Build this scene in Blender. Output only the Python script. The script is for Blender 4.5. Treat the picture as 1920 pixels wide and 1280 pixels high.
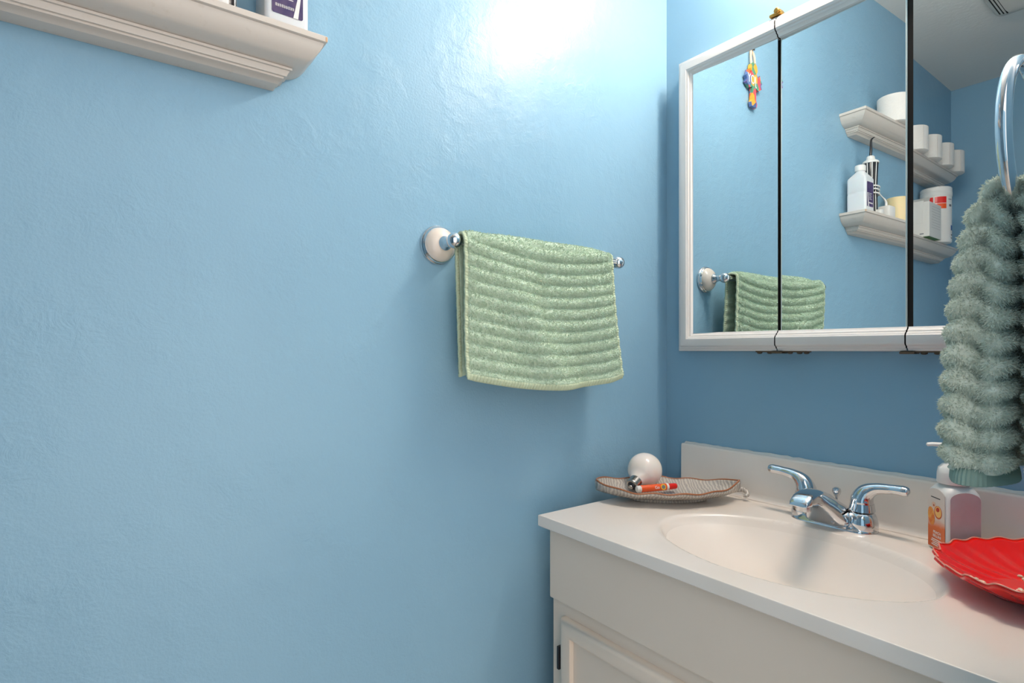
import bpy, bmesh, math, random
import numpy as np
from mathutils import Vector, Matrix
random.seed(7); rng = np.random.default_rng(11)
PI = math.pi
for o in list(bpy.data.objects): bpy.data.objects.remove(o, do_unlink=True)
SC = bpy.context.scene
COL = SC.collection

# ------------------------------------------------------------------ camera
cam = bpy.data.cameras.new('camera'); camo = bpy.data.objects.new('camera', cam); COL.objects.link(camo)
cam.sensor_width = 36.0; cam.lens = 1063.39 / 1920 * 36
cam.shift_y = 16.67 / 1920
cam.clip_start = 0.02
camo.location = (0.9377, -1.2026, 1.1488)
camo.rotation_euler = (PI / 2, 0, math.radians(53.1915))
SC.camera = camo
# ------------------------------------------------------------------ world (daylight of the rooms beyond the open doorway)
W = bpy.data.worlds.new('world'); SC.world = W; W.use_nodes = True
W.node_tree.nodes['Background'].inputs[0].default_value = (1.0, 0.93, 0.875, 1)
W.node_tree.nodes['Background'].inputs[1].default_value = 1.75
BULB_STRENGTH = 90.0
SC.view_settings.view_transform = 'Standard'
SC.view_settings.look = 'None'
SC.view_settings.gamma = 1.0
SC.view_settings.use_curve_mapping = False
SC.view_settings.exposure = 0.22

# ------------------------------------------------------------------ materials
def lin(c):
    def f(v):
        v /= 255.0
        return v / 12.92 if v <= 0.04045 else ((v + 0.055) / 1.055) ** 2.4
    return (f(c[0]), f(c[1]), f(c[2]), 1.0)
MATS = {}
def pm(name, col, rough=0.5, metal=0.0, spec=0.5, coat=0.0, bump=None, vary=None, emit=None, trans=0.0, sss=0.0, sheen=0.0):
    if name in MATS: return MATS[name]
    m = bpy.data.materials.new(name); m.use_nodes = True
    nt = m.node_tree; b = nt.nodes['Principled BSDF']
    b.inputs['Base Color'].default_value = lin(col)
    b.inputs['Roughness'].default_value = rough
    b.inputs['Metallic'].default_value = metal
    b.inputs['Specular IOR Level'].default_value = spec
    b.inputs['Coat Weight'].default_value = coat
    b.inputs['Transmission Weight'].default_value = trans
    b.inputs['Sheen Weight'].default_value = sheen
    if sss:
        b.inputs['Subsurface Weight'].default_value = sss
        b.inputs['Subsurface Radius'].default_value = (0.01, 0.006, 0.004)
    tc = nt.nodes.new('ShaderNodeTexCoord')
    if vary:   # (scale, second colour, lo, hi)
        n = nt.nodes.new('ShaderNodeTexNoise'); n.inputs['Scale'].default_value = vary[0]; n.inputs['Detail'].default_value = 4
        r = nt.nodes.new('ShaderNodeMapRange'); r.inputs[1].default_value = vary[2]; r.inputs[2].default_value = vary[3]
        mx = nt.nodes.new('ShaderNodeMixRGB'); mx.inputs[1].default_value = lin(col); mx.inputs[2].default_value = lin(vary[1])
        nt.links.new(tc.outputs['Object'], n.inputs['Vector']); nt.links.new(n.outputs['Fac'], r.inputs[0])
        nt.links.new(r.outputs[0], mx.inputs[0]); nt.links.new(mx.outputs[0], b.inputs['Base Color'])
    if bump:   # list of (scale, strength, detail)
        prev = None
        for sc, st, de in bump:
            n = nt.nodes.new('ShaderNodeTexNoise'); n.inputs['Scale'].default_value = sc; n.inputs['Detail'].default_value = de
            bp = nt.nodes.new('ShaderNodeBump'); bp.inputs['Strength'].default_value = st; bp.inputs['Distance'].default_value = 0.01
            nt.links.new(tc.outputs['Object'], n.inputs['Vector']); nt.links.new(n.outputs['Fac'], bp.inputs['Height'])
            if prev: nt.links.new(prev.outputs[0], bp.inputs['Normal'])
            prev = bp
        nt.links.new(prev.outputs[0], b.inputs['Normal'])
    if emit:
        b.inputs['Emission Color'].default_value = lin(emit[0]); b.inputs['Emission Strength'].default_value = emit[1]
    MATS[name] = m
    return m

BLUE = (140, 180, 204)
def wall_paint(name, rough, fine, coarse):
    m = pm(name, BLUE, rough, spec=0.38, vary=(2.2, (134, 174, 199), 0.4, 0.7))
    nt = m.node_tree; b = nt.nodes['Principled BSDF']
    tc = nt.nodes.new('ShaderNodeTexCoord')
    # fine roller stipple
    n1 = nt.nodes.new('ShaderNodeTexNoise'); n1.inputs['Scale'].default_value = 230; n1.inputs['Detail'].default_value = 3
    # old plaster: warped creases, patchy
    nw = nt.nodes.new('ShaderNodeTexNoise'); nw.inputs['Scale'].default_value = 9; nw.inputs['Detail'].default_value = 3
    n2 = nt.nodes.new('ShaderNodeTexNoise'); n2.inputs['Scale'].default_value = 34; n2.inputs['Detail'].default_value = 6; n2.inputs['Roughness'].default_value = 0.62
    n2.inputs['Distortion'].default_value = 1.2
    pmk = nt.nodes.new('ShaderNodeMapRange'); pmk.inputs[1].default_value = 0.42; pmk.inputs[2].default_value = 0.66
    mul = nt.nodes.new('ShaderNodeMath'); mul.operation = 'MULTIPLY'
    b1 = nt.nodes.new('ShaderNodeBump'); b1.inputs['Strength'].default_value = fine; b1.inputs['Distance'].default_value = 0.004
    b2 = nt.nodes.new('ShaderNodeBump'); b2.inputs['Strength'].default_value = coarse; b2.inputs['Distance'].default_value = 0.008
    L = nt.links.new
    for n in (n1, nw, n2): L(tc.outputs['Object'], n.inputs['Vector'])
    L(nw.outputs['Fac'], pmk.inputs[0]); L(pmk.outputs[0], mul.inputs[0]); L(n2.outputs['Fac'], mul.inputs[1])
    L(n1.outputs['Fac'], b1.inputs['Height']); L(mul.outputs[0], b2.inputs['Height']); L(b1.outputs[0], b2.inputs['Normal'])
    L(b2.outputs[0], b.inputs['Normal'])
    return m
M_WALL = wall_paint('blue_wall_paint', 0.36, 0.12, 0.26)
M_WALL2 = wall_paint('blue_wall_paint_smooth', 0.42, 0.05, 0.04)
M_CEIL = pm('ceiling_paint', (232, 228, 222), 0.8, bump=[(60, 0.1, 3)])
M_FLOOR = pm('floor_tile', (205, 194, 180), 0.4, vary=(5, (188, 178, 166), 0.4, 0.6))
M_WHITE = pm('white_gloss_paint', (224, 216, 208), 0.35, bump=[(40, 0.03, 2)])
M_SHELF = pm('shelf_paint', (214, 204, 194), 0.38, vary=(60, (206, 194, 182), 0.6, 0.75))
M_FRAME = pm('frame_paint', (228, 222, 217), 0.3)
M_CAB = pm('vanity_paint', (232, 216, 200), 0.4, bump=[(35, 0.03, 2)], vary=(3, (227, 210, 193), 0.4, 0.7))
M_TOP = pm('cultured_marble', (238, 228, 219), 0.20, spec=0.45, coat=0.1, vary=(4, (234, 223, 212), 0.45, 0.65))
M_CHROME = pm('chrome', (222, 222, 224), 0.07, 1.0)
M_MIRROR = pm('mirror_silver', (226, 232, 232), 0.0, 1.0)
M_GLASSEDGE = pm('glass_edge', (205, 215, 212), 0.2)
M_DARK = pm('dark_gap', (30, 24, 20), 0.7)
M_BRASS = pm('aged_brass', (186, 140, 70), 0.35, 1.0)
M_OLDMETAL = pm('tarnished_metal', (112, 92, 76), 0.45, 0.9)
M_CERAMIC = pm('cream_ceramic', (232, 218, 205), 0.15, coat=0.5)
M_TERRY = pm('sage_terry', (194, 215, 192), 0.95, spec=0.1, sheen=0.3, vary=(160, (210, 226, 206), 0.4, 0.65))
M_TERRYB = pm('sage_terry_hem', (204, 216, 186), 0.9, spec=0.1)
M_TERRY2 = pm('seafoam_terry', (212, 219, 202), 0.95, spec=0.1, sheen=0.4, vary=(140, (230, 234, 219), 0.4, 0.65))
M_TERRY2B = pm('seafoam_hem', (150, 172, 160), 0.9, spec=0.1)
M_BULBGLASS = pm('white_bulb_glass', (240, 230, 222), 0.12, sss=0.3)
M_SCREW = pm('bulb_screw_metal', (180, 176, 170), 0.25, 1.0)
M_BLACK = pm('black_plastic', (26, 26, 32), 0.3)
M_WPLAST = pm('white_plastic', (232, 230, 226), 0.35)
M_BOTTLE = pm('milky_plastic', (222, 224, 226), 0.35, sss=0.2)
M_PAPER = pm('tissue_paper', (236, 230, 224), 0.9, spec=0.1, bump=[(150, 0.15, 2)])
M_CANDLE = pm('cream_wax', (238, 216, 168), 0.5, sss=0.3)
M_RED = pm('red_glaze', (246, 26, 16), 0.16, coat=0.3)
M_REDRIM = pm('worn_rim', (240, 150, 130), 0.3)
M_GOLD = pm('cream_gold_bits', (228, 200, 150), 0.35, vary=(200, (248, 236, 214), 0.4, 0.6))
M_ORANGE = pm('orange_plastic', (240, 92, 38), 0.3)
M_REDCAP = pm('red_plastic', (226, 34, 24), 0.3)
M_RIMBROWN = pm('brown_rim', (168, 104, 66), 0.3)
M_PURPLE = pm('purple_label', (66, 52, 98), 0.35, vary=(60, (96, 78, 110), 0.4, 0.7))
M_GREEN = pm('green_card', (70, 120, 50), 0.5)
M_BLUEP = pm('blue_print', (50, 96, 160), 0.5)
M_YEL = pm('yellow_print', (236, 190, 60), 0.5)
M_GREYP = pm('grey_print', (120, 122, 128), 0.5)
M_INK = pm('dark_print', (60, 56, 54), 0.5)
M_WPRINT = pm('white_print', (240, 236, 232), 0.5)

def stripe_mat():
    m = pm('striped_stoneware', (172, 160, 148), 0.22, coat=0.4)
    nt = m.node_tree; b = nt.nodes['Principled BSDF']; tc = nt.nodes.new('ShaderNodeTexCoord')
    mp = nt.nodes.new('ShaderNodeMapping'); mp.inputs['Rotation'].default_value = (0, 0, math.radians(-51))
    w = nt.nodes.new('ShaderNodeTexWave'); w.inputs['Scale'].default_value = 48; w.inputs['Distortion'].default_value = 7.0; w.inputs['Detail'].default_value = 3
    r = nt.nodes.new('ShaderNodeValToRGB')
    r.color_ramp.elements[0].color = lin((174, 165, 157)); r.color_ramp.elements[1].color = lin((208, 198, 184))
    e = r.color_ramp.elements.new(0.5); e.color = lin((182, 174, 166))
    bp = nt.nodes.new('ShaderNodeBump'); bp.inputs['Strength'].default_value = 0.2; bp.inputs['Distance'].default_value = 0.003
    L = nt.links.new
    L(tc.outputs['Object'], mp.inputs[0]); L(mp.outputs[0], w.inputs[0]); L(w.outputs['Fac'], r.inputs[0]); L(r.outputs[0], b.inputs['Base Color'])
    L(w.outputs['Fac'], bp.inputs['Height']); L(bp.outputs[0], b.inputs['Normal'])
    return m
M_STONE = stripe_mat()
def cross_mat():
    m = pm('patchwork_paint', (90, 110, 160), 0.4)
    nt = m.node_tree; b = nt.nodes['Principled BSDF']; tc = nt.nodes.new('ShaderNodeTexCoord')
    mp = nt.nodes.new('ShaderNodeMapping'); mp.inputs['Scale'].default_value = (1, 1, 1)
    v = nt.nodes.new('ShaderNodeTexVoronoi'); v.inputs['Scale'].default_value = 48
    sp = nt.nodes.new('ShaderNodeSeparateColor')
    r = nt.nodes.new('ShaderNodeValToRGB'); r.color_ramp.interpolation = 'CONSTANT'
    cols = [(72, 98, 150), (236, 110, 60), (226, 84, 96), (96, 120, 170), (246, 170, 60), (120, 96, 150), (232, 96, 110), (88, 150, 120)]
    els = r.color_ramp.elements
    els[0].color = lin(cols[0]); els[0].position = 0; els[1].color = lin(cols[1]); els[1].position = 1 / 8
    for i in range(2, 8):
        e = els.new(i / 8); e.color = lin(cols[i])
    L = nt.links.new
    L(tc.outputs['Object'], mp.inputs[0]); L(mp.outputs[0], v.inputs['Vector']); L(v.outputs['Color'], sp.inputs[0]); L(sp.outputs[0], r.inputs[0]); L(r.outputs[0], b.inputs['Base Color'])
    return m
M_CROSS = cross_mat()
def peach_mat():
    m = pm('peach_label_print', (226, 110, 50), 0.35)
    nt = m.node_tree; b = nt.nodes['Principled BSDF']; tc = nt.nodes.new('ShaderNodeTexCoord'); s = nt.nodes.new('ShaderNodeSeparateXYZ')
    n = nt.nodes.new('ShaderNodeTexNoise'); n.inputs['Scale'].default_value = 60
    a = nt.nodes.new('ShaderNodeMath'); a.operation = 'MULTIPLY_ADD'; a.inputs[1].default_value = 0.012
    r = nt.nodes.new('ShaderNodeValToRGB'); el = r.color_ramp.elements
    el[0].position = 0.0; el[0].color = lin((214, 92, 36)); el[1].position = 1.0; el[1].color = lin((226, 214, 204))
    e = el.new(0.42); e.color = lin((226, 112, 52)); e = el.new(0.56); e.color = lin((226, 206, 192))
    mr = nt.nodes.new('ShaderNodeMapRange'); mr.inputs[1].default_value = 0.006; mr.inputs[2].default_value = 0.100
    L = nt.links.new
    L(tc.outputs['Object'], s.inputs[0]); L(tc.outputs['Object'], n.inputs['Vector']); L(n.outputs['Fac'], a.inputs[0]); L(s.outputs['Z'], a.inputs[2])
    L(a.outputs[0], mr.inputs[0]); L(mr.outputs[0], r.inputs[0]); L(r.outputs[0], b.inputs['Base Color'])
    return m
M_PEACH = peach_mat()
M_SOAP = pm('pink_soap_plastic', (214, 198, 196), 0.22, sss=0.15, vary=(30, (208, 186, 184), 0.4, 0.7))
M_BULBON = pm('lit_bulb', (255, 240, 225), 0.3, emit=((255, 234, 216), BULB_STRENGTH))

# ------------------------------------------------------------------ object helpers
ORG = {}
def root_of(o):
    while o.parent: o = o.parent
    return o
def tag(o, label, cat=None, group=None, kind=None):
    o['label'] = label
    if cat: o['category'] = cat
    if group: o['group'] = group
    if kind: o['kind'] = kind
    return o
def thing(name, loc, label, cat, group=None):
    o = bpy.data.objects.new(name, None); COL.objects.link(o); o.location = loc; o.empty_display_size = 0.02
    ORG[o.name] = np.array(loc, float)
    return tag(o, label, cat, group)
def mk(name, verts, faces, mat, parent=None, smooth=False, uv=None, base=None, struct=False):
    V = np.array(verts, float).reshape(-1, 3)
    if parent is not None:
        off = ORG[root_of(parent).name]
    elif struct: off = np.zeros(3)
    else:
        off = np.array(base, float) if base is not None else np.array([(V[:, 0].min() + V[:, 0].max()) / 2, (V[:, 1].min() + V[:, 1].max()) / 2, V[:, 2].min()])
    V = V - off
    me = bpy.data.meshes.new(name)
    me.from_pydata([tuple(v) for v in V], [], [tuple(f) for f in faces])
    me.validate(); me.update()
    bm = bmesh.new(); bm.from_mesh(me); bmesh.ops.recalc_face_normals(bm, faces=bm.faces[:]); bm.to_mesh(me); bm.free()
    if smooth:
        me.polygons.foreach_set('use_smooth', [True] * len(me.polygons))
        try: me.set_sharp_from_angle(angle=math.radians(42))
        except Exception: pass
    me.materials.append(mat)
    o = bpy.data.objects.new(name, me); COL.objects.link(o)
    if parent is not None: o.parent = parent
    else:
        o.location = off; ORG[o.name] = off
    if struct: o['kind'] = 'structure'
    return o
class Geo:
    """collects shapes (world coordinates) for one mesh"""
    def __init__(s): s.v = []; s.f = []
    def add(s, V, F):
        n = len(s.v); s.v += [tuple(v) for v in V]; s.f += [tuple(i + n for i in f) for f in F]; return s
    def box(s, x0, x1, y0, y1, z0, z1, bev=0.0, M=None, seg=2):
        bm = bmesh.new(); bmesh.ops.create_cube(bm, size=1)
        for v in bm.verts: v.co = Vector(((x0 + x1) / 2 + v.co.x * (x1 - x0), (y0 + y1) / 2 + v.co.y * (y1 - y0), (z0 + z1) / 2 + v.co.z * (z1 - z0)))
        if bev: bmesh.ops.bevel(bm, geom=bm.edges[:], offset=bev, segments=seg, profile=0.5, affect='EDGES')
        bm.verts.ensure_lookup_table(); bm.verts.index_update()
        V = [v.co.copy() for v in bm.verts]; F = [[v.index for v in f.verts] for f in bm.faces]; bm.free()
        if M is not None: V = [M @ v for v in V]
        return s.add(V, F)
    def rings(s, rings, closed=True, cap0=True, cap1=True):
        n = len(rings[0]); V = [p for r in rings for p in r]; F = []
        for i in range(len(rings) - 1):
            for j in range(n if closed else n - 1):
                k = (j + 1) % n
                F.append((i * n + j, i * n + k, (i + 1) * n + k, (i + 1) * n + j))
        if cap0: F.append(tuple(range(n))[::-1])
        if cap1: F.append(tuple((len(rings) - 1) * n + j for j in range(n)))
        return s.add(V, F)
    def lathe(s, prof, M=Matrix(), n=32):
        R = [[M @ Vector((max(r, 1e-5) * math.cos(2 * PI * j / n), max(r, 1e-5) * math.sin(2 * PI * j / n), z)) for j in range(n)] for r, z in prof]
        return s.rings(R)
    def tube(s, pts, rad, n=12, sy=1.0):
        pts = [Vector(p) for p in pts]; R = []
        if not isinstance(rad, (list, tuple)): rad = [rad] * len(pts)
        up = None
        for i, p in enumerate(pts):
            t = (pts[min(i + 1, len(pts) - 1)] - pts[max(i - 1, 0)]).normalized()
            if up is None:
                up = Vector((0, 0, 1)) if abs(t.z) < 0.9 else Vector((0, 1, 0))
            a = t.cross(up).normalized(); b = a.cross(t).normalized(); up = b
            R.append([p + a * (rad[i] * math.cos(2 * PI * j / n)) + b * (rad[i] * sy * math.sin(2 * PI * j / n)) for j in range(n)])
        return s.rings(R)
    def grid(s, P, closed=False):
        nu, nv = len(P), len(P[0]); V = [p for r in P for p in r]
        F = [(i * nv + j, (i + 1) * nv + j, (i + 1) * nv + j + 1, i * nv + j + 1) for i in range(nu - 1) for j in range(nv - 1)]
        return s.add(V, F)
    def ball(s, c, r, M=Matrix(), n=16, sc=(1, 1, 1)):
        prof = [(r * math.sin(PI * k / n), -r * math.cos(PI * k / n)) for k in range(n + 1)]
        return s.lathe(prof, Matrix.Translation(Vector(c)) @ M @ Matrix.Diagonal(Vector((*sc, 1))), n=max(10, n))
    def mk(s, name, mat, parent=None, smooth=False, **k): return mk(name, s.v, s.f, mat, parent, smooth, **k)
def smoothpath(pts, sub=6):
    P = [Vector(p) for p in pts]; out = []
    for i in range(len(P) - 1):
        p0 = P[max(i - 1, 0)]; p1 = P[i]; p2 = P[i + 1]; p3 = P[min(i + 2, len(P) - 1)]
        for k in range(sub):
            t = k / sub
            out.append(0.5 * ((2 * p1) + (-p0 + p2) * t + (2 * p0 - 5 * p1 + 4 * p2 - p3) * t * t + (-p0 + 3 * p1 - 3 * p2 + p3) * t ** 3))
    out.append(P[-1]); return out
def lerpl(a, n):   # resample scalar list
    xs = np.linspace(0, len(a) - 1, n); return list(np.interp(xs, range(len(a)), a))
def align(d, origin):   # matrix taking +Z to direction d at origin
    q = Vector(d).normalized().to_track_quat('Z', 'Y'); return Matrix.Translation(Vector(origin)) @ q.to_matrix().to_4x4()
def sstep(a, b, x):
    t = np.clip((x - a) / (b - a), 0, 1); return t * t * (3 - 2 * t)
def text(name, body, size, M, mat, parent, ext=0.0002, xs=1.0):
    c = bpy.data.curves.new(name, 'FONT'); c.body = body; c.size = size; c.align_x = 'CENTER'; c.align_y = 'CENTER'; c.extrude = ext
    t = bpy.data.objects.new(name, c); COL.objects.link(t)
    dg = bpy.context.evaluated_depsgraph_get(); me = bpy.data.meshes.new_from_object(t.evaluated_get(dg)); bpy.data.objects.remove(t, do_unlink=True)
    off = Vector(ORG[root_of(parent).name])
    me.transform(Matrix.Translation(-off) @ M @ Matrix.Diagonal(Vector((xs, 1, 1, 1)))); me.materials.clear(); me.materials.append(mat)
    o = bpy.data.objects.new(name, me); COL.objects.link(o); o.parent = parent; return o
def basis(x, y, z, o):
    return Matrix(((x[0], y[0], z[0], o[0]), (x[1], y[1], z[1], o[1]), (x[2], y[2], z[2], o[2]), (0, 0, 0, 1)))

# ------------------------------------------------------------------ room
XR, YB, ZC = 0.84, -2.326, 2.4486
def slab(name, x0, x1, y0, y1, z0, z1, mat): return Geo().box(x0, x1, y0, y1, z0, z1).mk(name, mat, struct=True)
tag(slab('wall_left', -0.10, 0, YB - 0.1, 0.1, 0, ZC, M_WALL), 'light blue painted plaster wall carrying the towel bar and the shelves')
tag(slab('wall_front', 0, XR + 0.1, 0, 0.1, 0, ZC, M_WALL2), 'blue painted wall behind the mirror cabinet and the sink')
tag(slab('wall_back', 0, 2.0, YB - 0.1, YB, 0, ZC, M_WALL2), 'blue wall at the far end seen in the mirror')
D0, D1 = -0.60, -1.46                                 # doorway the picture is taken from
g = Geo(); g.box(XR, XR + 0.1, D0, 0, 0, ZC); g.box(XR, XR + 0.1, YB, D1, 0, ZC); g.box(XR, XR + 0.1, D1, D0, 2.05, ZC)
g.mk('wall_right', M_WALL2, struct=True)
slab('floor', 0, 2.0, YB, 0, -0.05, 0, M_FLOOR)
tag(slab('ceiling', -0.1, XR + 0.1, YB - 0.1, 0.1, ZC, ZC + 0.05, M_CEIL), 'white painted ceiling reflected in the mirror')
Geo().box(0, 0.012, YB, -0.002, 0, 0.09, 0.003).mk('baseboard_left', M_WHITE, struct=True)

# ------------------------------------------------------------------ vanity light above the cabinet (out of frame, lights the room)
t = thing('vanity_light', (0.53, 0, 2.15), 'chrome light bar with lit globe bulbs above the mirror cabinet', 'wall light')
Geo().box(0.27, 0.79, -0.035, -0.0005, 2.095, 2.205, 0.008).mk('back_plate', M_CHROME, t, True)
for x in (0.35, 0.47, 0.59, 0.71):
    M = align((0, -1, 0), (x, -0.035, 2.15))
    Geo().lathe([(0.024, 0), (0.024, 0.012), (0.018, 0.03)], M, 24).mk('socket', M_WPLAST, t, True)
    Geo().ball((x, -0.118, 2.15), 0.04, n=20).mk('globe_bulb', M_BULBON, t, True)

# ------------------------------------------------------------------ vanity cabinet
H = 0.82; GX = 0.0593; VX1 = 0.832; FD = 0.4801
t = thing('vanity_cabinet', (0.45, -0.23, 0), 'cream painted vanity cabinet with a false drawer front under the sink', 'cabinet')
CX0, CX1, CY = 0.074, 0.825, -0.452
g = Geo()
R_ = [[(CX0, -0.002, z), (CX0, CY, z), (CX1, CY, z), (CX1, -0.002, z)] for z in (0.09, 0.7965)]
Ri = [[(CX0 + 0.016, -0.002, z), (CX0 + 0.016, CY + 0.018, z), (CX1 - 0.016, CY + 0.018, z), (CX1 - 0.016, -0.002, z)] for z in (0.7965, 0.09)]
g.rings([R_[0], R_[1], Ri[0], Ri[1], R_[0]], closed=False, cap0=False, cap1=False)
g.mk('carcass', M_CAB, t)
Geo().box(CX0 + 0.016, CX1 - 0.016, CY + 0.018, -0.003, 0.09, 0.106).mk('bottom_panel', M_CAB, t)
Geo().box(CX0 + 0.01, CX1 - 0.01, CY + 0.06, -0.01, 0.0, 0.09).mk('toe_kick', M_DARK, t)
Geo().box(CX0 - 0.002, CX1, CY - 0.009, CY, 0.6548, 0.7912, 0.003).mk('drawer_front', M_CAB, t)
def cab_door(x0, x1, z0, z1):
    y0 = CY - 0.018
    prof = [(0, 0.0), (0, 0.010), (0.004, 0.0155), (0.010, 0.018), (0.026, 0.018), (0.030, 0.0165), (0.033, 0.009), (0.040, 0.008)]
    R = [[(x0 + w, CY - d, z0 + w), (x1 - w, CY - d, z0 + w), (x1 - w, CY - d, z1 - w), (x0 + w, CY - d, z1 - w)] for w, d in prof]
    d_ = Geo().rings(R, cap0=False, cap1=False).mk('door', M_CAB, t, True)
    w = 0.040
    Geo().box(x0 + w - 0.001, x1 - w + 0.001, CY - 0.008, CY - 0.001, z0 + w - 0.001, z1 - w + 0.001).mk('door_panel', M_CAB, d_)
    return d_
dr1 = cab_door(0.109, 0.445, 0.12, 0.6284)
dr2 = cab_door(0.452, 0.792, 0.12, 0.6284)
for z in (0.549, 0.20):
    Geo().box(0.1020, 0.1085, CY - 0.0165, CY + 0.001, z - 0.0225, z + 0.0225, 0.0012).mk('hinge', M_BLACK, t)

# ------------------------------------------------------------------ vanity top with integral basin
t = thing('washbasin', (0.45, -0.24, 0.797), 'glossy off white vanity top with moulded oval basin and backsplash', 'sink')
bx, by, ba, bb = 0.452, -0.277, 0.222, 0.150
def topz(x, y):
    q = math.hypot((x - bx) / ba, (y - by) / bb)
    if q >= 1.02: return H
    s = min(max((1.02 - q) / 1.02, 0), 1)
    d = 0.100 * (1 - (1 - s) ** 2.3)
    return H - d * float(sstep(-0.002, 0.06, s))
xs = list(np.linspace(GX + 0.002, VX1 - 0.002, 190)); ys = list(np.linspace(-FD + 0.002, -0.0015, 126))
P = [[(x, y, topz(x, y)) for y in ys] for x in xs]
g = Geo(); g.grid(P)
# rounded edge skirt
loop = [(x, ys[0]) for x in xs] + [(xs[-1], y) for y in ys[1:]] + [(x, ys[-1]) for x in xs[::-1][1:]] + [(xs[0], y) for y in ys[::-1][1:-1]]
cxm, cym = (xs[0] + xs[-1]) / 2, (ys[0] + ys[-1]) / 2
def edge(w, dz): return [(min(max(x + (w if x == xs[-1] else -w if x == xs[0] else 0), 0), 9), y - (w if y == ys[0] else 0), H - dz) for x, y in loop]
g.rings([edge(0, 0), edge(0.0013, 0.0005), edge(0.002, 0.002), edge(0.002, 0.021), edge(0.0, 0.023), edge(-0.02, 0.023)], cap0=False, cap1=False)
deck = g.mk('counter_deck', M_TOP, t, True)
at = deck.data.attributes.new('basin_wear', 'FLOAT', 'POINT'); off_ = deck.parent.location
at.data.foreach_set('value', [float(1 - sstep(0.84, 1.0, math.hypot((v.co.x + off_.x - bx) / ba, (v.co.y + off_.y - by) / bb))) for v in deck.data.vertices])
nt = M_TOP.node_tree; an = nt.nodes.new('ShaderNodeAttribute'); an.attribute_name = 'basin_wear'
mr = nt.nodes.new('ShaderNodeMapRange'); mr.inputs[3].default_value = 0.18; mr.inputs[4].default_value = 0.5
nt.links.new(an.outputs['Fac'], mr.inputs[0]); nt.links.new(mr.outputs[0], nt.nodes['Principled BSDF'].inputs['Roughness'])
M_TOP.node_tree.nodes['Principled BSDF'].inputs['Coat Weight'].default_value = 0.0
BH = 0.0984
pr = [(-0.0015, 0.0005), (-0.034, 0.0005), (-0.027, 0.0022), (-0.0225, 0.0065), (-0.0205, 0.013), (-0.020, BH - 0.004), (-0.0185, BH - 0.001), (-0.0165, BH), (-0.0015, BH)]
Geo().rings([[(x, y, H + z) for y, z in pr] for x in (GX + 0.001, VX1 - 0.001)]).mk('backsplash', M_TOP, t, True)
cz = [(GX + 0.001 + i * (VX1 - GX - 0.002) / 60, random.uniform(-0.0012, 0.0012)) for i in range(61)]
Geo().rings([[(x, -0.0008, H + BH - 0.001), (x, -0.007 + w, H + BH - 0.001), (x, -0.0045 + w, H + BH + 0.002), (x, -0.0008, H + BH + 0.004 + w)] for x, w in cz]).mk('caulk_bead', pm('caulk', (216, 214, 210), 0.5), t, True)
zb = topz(bx, by + 0.02)
Geo().lathe([(0, 0.0), (0.021, 0.0), (0.021, 0.002), (0.017, 0.004), (0.012, 0.003), (0, 0.003)], Matrix.Translation((bx, by + 0.02, zb)), 28).mk('drain', M_CHROME, t, True)

# ------------------------------------------------------------------ faucet
t = thing('faucet', (0.44, -0.07, H), 'chrome two handle faucet behind the basin', 'faucet')
def stadium(hl, hw, z, n=14, cx=0.44, cy=-0.068):
    out = []
    for s, a0 in ((1, -PI / 2), (-1, PI / 2)):
        for k in range(n + 1):
            a = a0 + PI * k / n
            out.append((cx + s * (hl - hw) + hw * math.cos(a), cy + hw * math.sin(a), z))
    return out
Geo().rings([stadium(a, b, H + z) for a, b, z in ((0.0765, 0.031, 0.0), (0.0765, 0.031, 0.002), (0.075, 0.0295, 0.004), (0.0735, 0.0282, 0.006), (0.070, 0.0262, 0.012), (0.066, 0.0235, 0.020), (0.062, 0.0190, 0.026))]).mk('base_plate', M_CHROME, t, True)
for s in (-1, 1):
    hx = 0.44 + s * 0.0505
    M = Matrix.Translation((hx, -0.068, H))
    Geo().lathe([(0.0265, 0.005), (0.0262, 0.014), (0.0245, 0.024), (0.0215, 0.0315), (0.018, 0.0345), (0.0, 0.0345)], M, 36).mk('valve_body', M_CHROME, t, True)
    hd = Geo()
    hd.lathe([(0.0, 0.0355), (0.020, 0.0355), (0.0215, 0.037), (0.0205, 0.044), (0.0195, 0.05)], M, 36)
    path = smoothpath([(hx, -0.068, H + 0.040), (hx + s * 0.000, -0.068, H + 0.056), (hx + s * 0.007, -0.068, H + 0.070), (hx + s * 0.022, -0.0685, H + 0.0795), (hx + s * 0.046, -0.069, H + 0.0835), (hx + s * 0.066, -0.0695, H + 0.0845), (hx + s * 0.0735, -0.070, H + 0.0840), (hx + s * 0.0765, -0.070, H + 0.0835)], 6)
    hd.tube(path, lerpl([0.0195, 0.0188, 0.0155, 0.0105, 0.0086, 0.0092, 0.0075, 0.001], len(path)), 20)
    hd.mk('handle', M_CHROME, t, True)
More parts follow.
